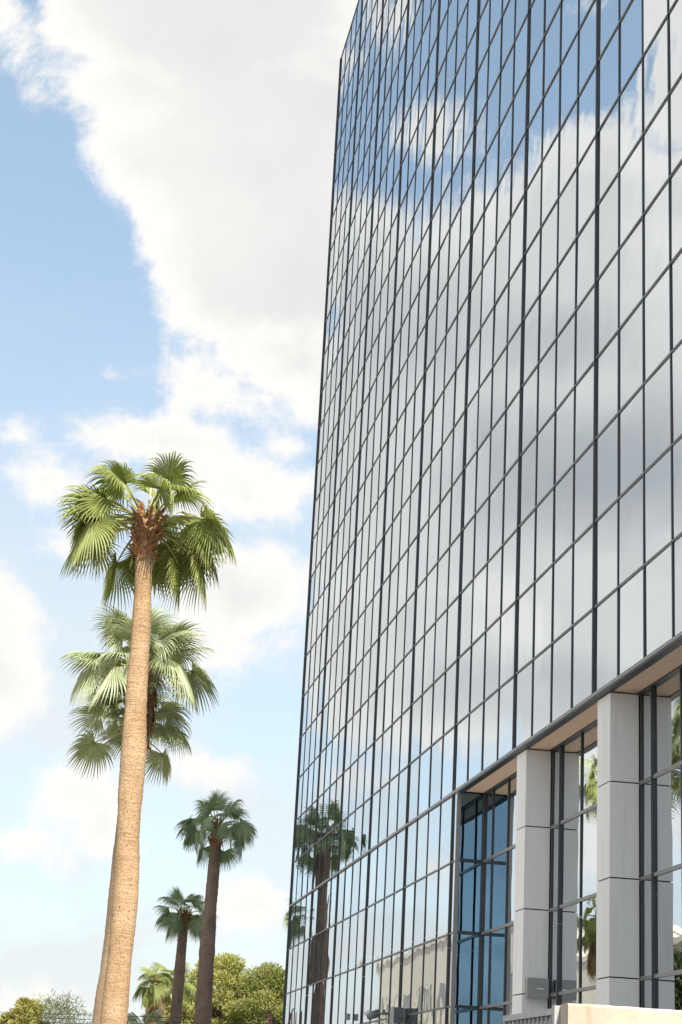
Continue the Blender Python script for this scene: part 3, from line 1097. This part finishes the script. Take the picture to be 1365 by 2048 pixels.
broad_tree('pine_tree', 'tall rounded yellow-green pine tree, highest crown of the clump beside the tower', 'pine tree', (12.9, 131, 0), 11.6, 4.3, 46, 'pine_needle', 5, per=950, ln=0.22, wd=0.028, crad=0.225, flat=0.7)
broad_tree('pine_tree', 'broad yellow-green pine tree tucked against the tower corner', 'pine tree', (16.6, 129, 0), 10.9, 3.9, 42, 'pine_needle', 6, per=950, ln=0.22, wd=0.028, crad=0.225, flat=0.7)
broad_tree('pine_tree', 'darker olive pine tree behind the two dark palm trunks', 'pine tree', (9.8, 134, 0), 9.9, 2.7, 30, 'pine_needle_deep', 7, per=800, ln=0.22, wd=0.028)
broad_tree('pine_tree', 'low dark pine filling the gap under the taller pines', 'pine tree', (14.6, 137, 0), 8.9, 3.2, 32, 'pine_needle_deep', 8, per=800, ln=0.22, wd=0.028, low=0.2)
broad_tree('yellow_shrub', 'golden yellow-green shrub between the two dark palm trunks', 'shrub', (9.3, 120, 0), 7.6, 1.7, 24, 'shrub_leaf', 9, per=380, ln=0.2, wd=0.05, stems=3, low=0.25)
broad_tree('yellow_shrub', 'low golden shrub at the foot of the pines beside the rusty loop', 'shrub', (10.9, 112, 0), 6.0, 1.3, 18, 'shrub_leaf', 10, per=320, ln=0.2, wd=0.05, stems=3, low=0.25)
broad_tree('desert_tree', 'round light green desert tree under the wires left of the tan trunk', 'tree', (-0.35, 90, 0), 5.7, 1.6, 34, 'shrub_leaf', 12, per=380, ln=0.16, wd=0.035, stems=3, low=0.45)
broad_tree('desert_tree', 'small green desert tree at the picture edge beside the round light green one', 'tree', (-2.0, 92, 0), 5.2, 1.1, 16, 'pine_needle', 13, per=300, ln=0.16, wd=0.035, stems=3, low=0.45)
broad_tree('desert_tree', 'wispy airy desert tree with thin twigs under the wires', 'tree', (1.2, 96, 0), 6.2, 2.2, 40, 'feathery_leaf', 14, per=170, ln=0.16, wd=0.014, stems=5, low=0.5, crad=0.36, bark='green_bark')
broad_tree('hedge_tree', 'dense dark hedge tree seen only mirrored beside the near clad column', 'tree', (-8.5, 82, 0), 9.6, 4.2, 36, 'hedge_leaf', 15, per=420, ln=0.3, wd=0.09, stems=3, low=0.1)
broad_tree('hedge_tree', 'low dark hedge tree mirrored at the foot of the recess glass', 'tree', (-5.6, 86, 0), 6.6, 2.2, 26, 'hedge_leaf', 16, per=360, ln=0.3, wd=0.09, stems=3, low=0.1)

# ------------------------------------------------------------------ beige building mirrored in the lower panes


def beige_building(label, x, y0, y1, h, depth, wins):
    root = bpy.data.objects.new('beige_building', None)
    COL.objects.link(root)
    root.location = (x - depth / 2, (y0 + y1) / 2, 0)
    tag(root, label, 'building')
    boxobj('wall', root, x - depth, x, y0, y1, 0, h, 'beige_stucco')
    boxobj('parapet', root, x - depth - 0.1, x + 0.12, y0 - 0.1, y1 + 0.1, h + 0.001, h + 0.35, 'beige_stucco')
    for (wy0, wy1, wz0, wz1) in wins:
        w = boxobj('window', root, x + 0.002, x + 0.05, wy0, wy1, wz0, wz1, 'window_dark')
        boxobj('frame', w, x + 0.002, x + 0.14, wy0 - 0.15, wy0 - 0.001, wz0, wz1, 'window_frame')
        boxobj('sill', w, x + 0.002, x + 0.20, wy0 - 0.15, wy1, wz0 - 0.2, wz0 - 0.002, 'beige_stucco')
    return root


wins = []
for yy in (121, 126, 130.5, 136, 141, 146, 151, 156):
    wins.append((yy, yy + 2.6, 6.4, 10.9))
    wins.append((yy, yy + 2.6, 1.4, 4.9))
beige_building('long beige stucco block with tall windows, mirrored in the lowest facade panes', -10.0, 118.0, 166.0, 14.0, 18.0, wins)
beige_building('lower plain beige block mirrored between the two clad columns', -13.0, 90.0, 116.5, 11.2, 14.0, [(95, 97.5, 3, 6), (103, 105.5, 3, 6)])

# ------------------------------------------------------------------ rusty steel pieces and wires
lp = bpy.data.objects.new('rusty_steel_loop', None)
COL.objects.link(lp)
lp.location = (8.05, 88, 0)
tag(lp, 'rusty red steel loop standing at the foot of the thick dark palm', 'sculpture')
q = MB()
Hh, Wd = 5.93, 0.13
path = [(-Wd, 0, 0), (-Wd, 0, Hh - 0.25)]
for i in range(1, 8):
    a = math.pi - math.pi * i / 8
    path.append((Wd * math.cos(a), 0, Hh - 0.25 + 0.25 * math.sin(a)))
path += [(Wd, 0, Hh - 0.25), (Wd, 0, 0)]
rings = []
for (x, y, z) in path:
    nx = x / Wd
    rings.append([q.vert((x - 0.045 * nx, -0.14, z - 0.0)), q.vert((x + 0.045 * nx, -0.14, z + (0.045 if abs(nx) < 0.9 else 0))), q.vert((x + 0.045 * nx, 0.14, z + (0.045 if abs(nx) < 0.9 else 0))), q.vert((x - 0.045 * nx, 0.14, z))])
for i in range(len(rings) - 1):
    for k2 in range(4):
        q.face((rings[i][k2], rings[i][(k2 + 1) % 4], rings[i + 1][(k2 + 1) % 4], rings[i + 1][k2]))
link('loop', q.mesh('loop', 'rust'), lp, lp.location)
boxobj('base_block', lp, 8.05 - 0.58, 8.05 - 0.18, 87.85, 88.15, 0, 5.05, 'rust')
rp = bpy.data.objects.new('rusty_post', None)
COL.objects.link(rp)
rp.location = (12.25, 96, 0)
tag(rp, 'plain rusty red pipe post in front of the pines beside the tower', 'post')
q = MB()
q.tube([(0, 0, 0), (0, 0, 6.0)], 0.105, 14)
link('pipe', q.mesh('pipe', 'rust', True), rp, rp.location)
q = MB()
q.tube([(0, 0, 6.002), (0, 0, 6.04), (0, 0, 6.06)], [0.118, 0.118, 0.08], 14)
link('cap', q.mesh('cap', 'rust', True), rp, rp.location)

for i, (zl, zr_, lab) in enumerate([(5.27, 5.72, 'topmost thin black wire of the four strung before the far trees'),
                                    (5.05, 5.50, 'second thin black wire from the top strung before the far trees'),
                                    (4.82, 5.28, 'third thin black wire from the top strung before the far trees'),
                                    (4.58, 5.02, 'lowest thin black wire of the four strung before the far trees')]):
    pts = []
    for j in range(25):
        t = j / 24
        x = -14 + 40 * t
        xn = (x + 1.7) / 15.4
        pts.append((x, 95, zl + (zr_ - zl) * xn - 0.12 * (1 - (2 * t - 1) ** 2) + 0.08))
    q = MB()
    q.tube(pts, 0.014, 5)
    tag(link('wire', q.mesh('wire', 'wire_black')), lab, 'wire')
for x, lab in ((-14.1, 'wooden pole carrying the wires beyond the left picture edge'), (26.1, 'wooden pole carrying the wires behind the tower')):
    e = bpy.data.objects.new('wire_pole', None)
    COL.objects.link(e)
    e.location = (x, 95, 0)
    tag(e, lab, 'pole')
    q = MB()
    q.tube([(0, 0, 0), (0, 0, 6.8)], [0.16, 0.12], 10)
    link('shaft', q.mesh('shaft', 'pole_wood', True), e, e.location)
    boxobj('bracket', e, x - 0.06, x + 0.06, 94.85, 95.15, 6.3, 6.42, 'camera_grey')
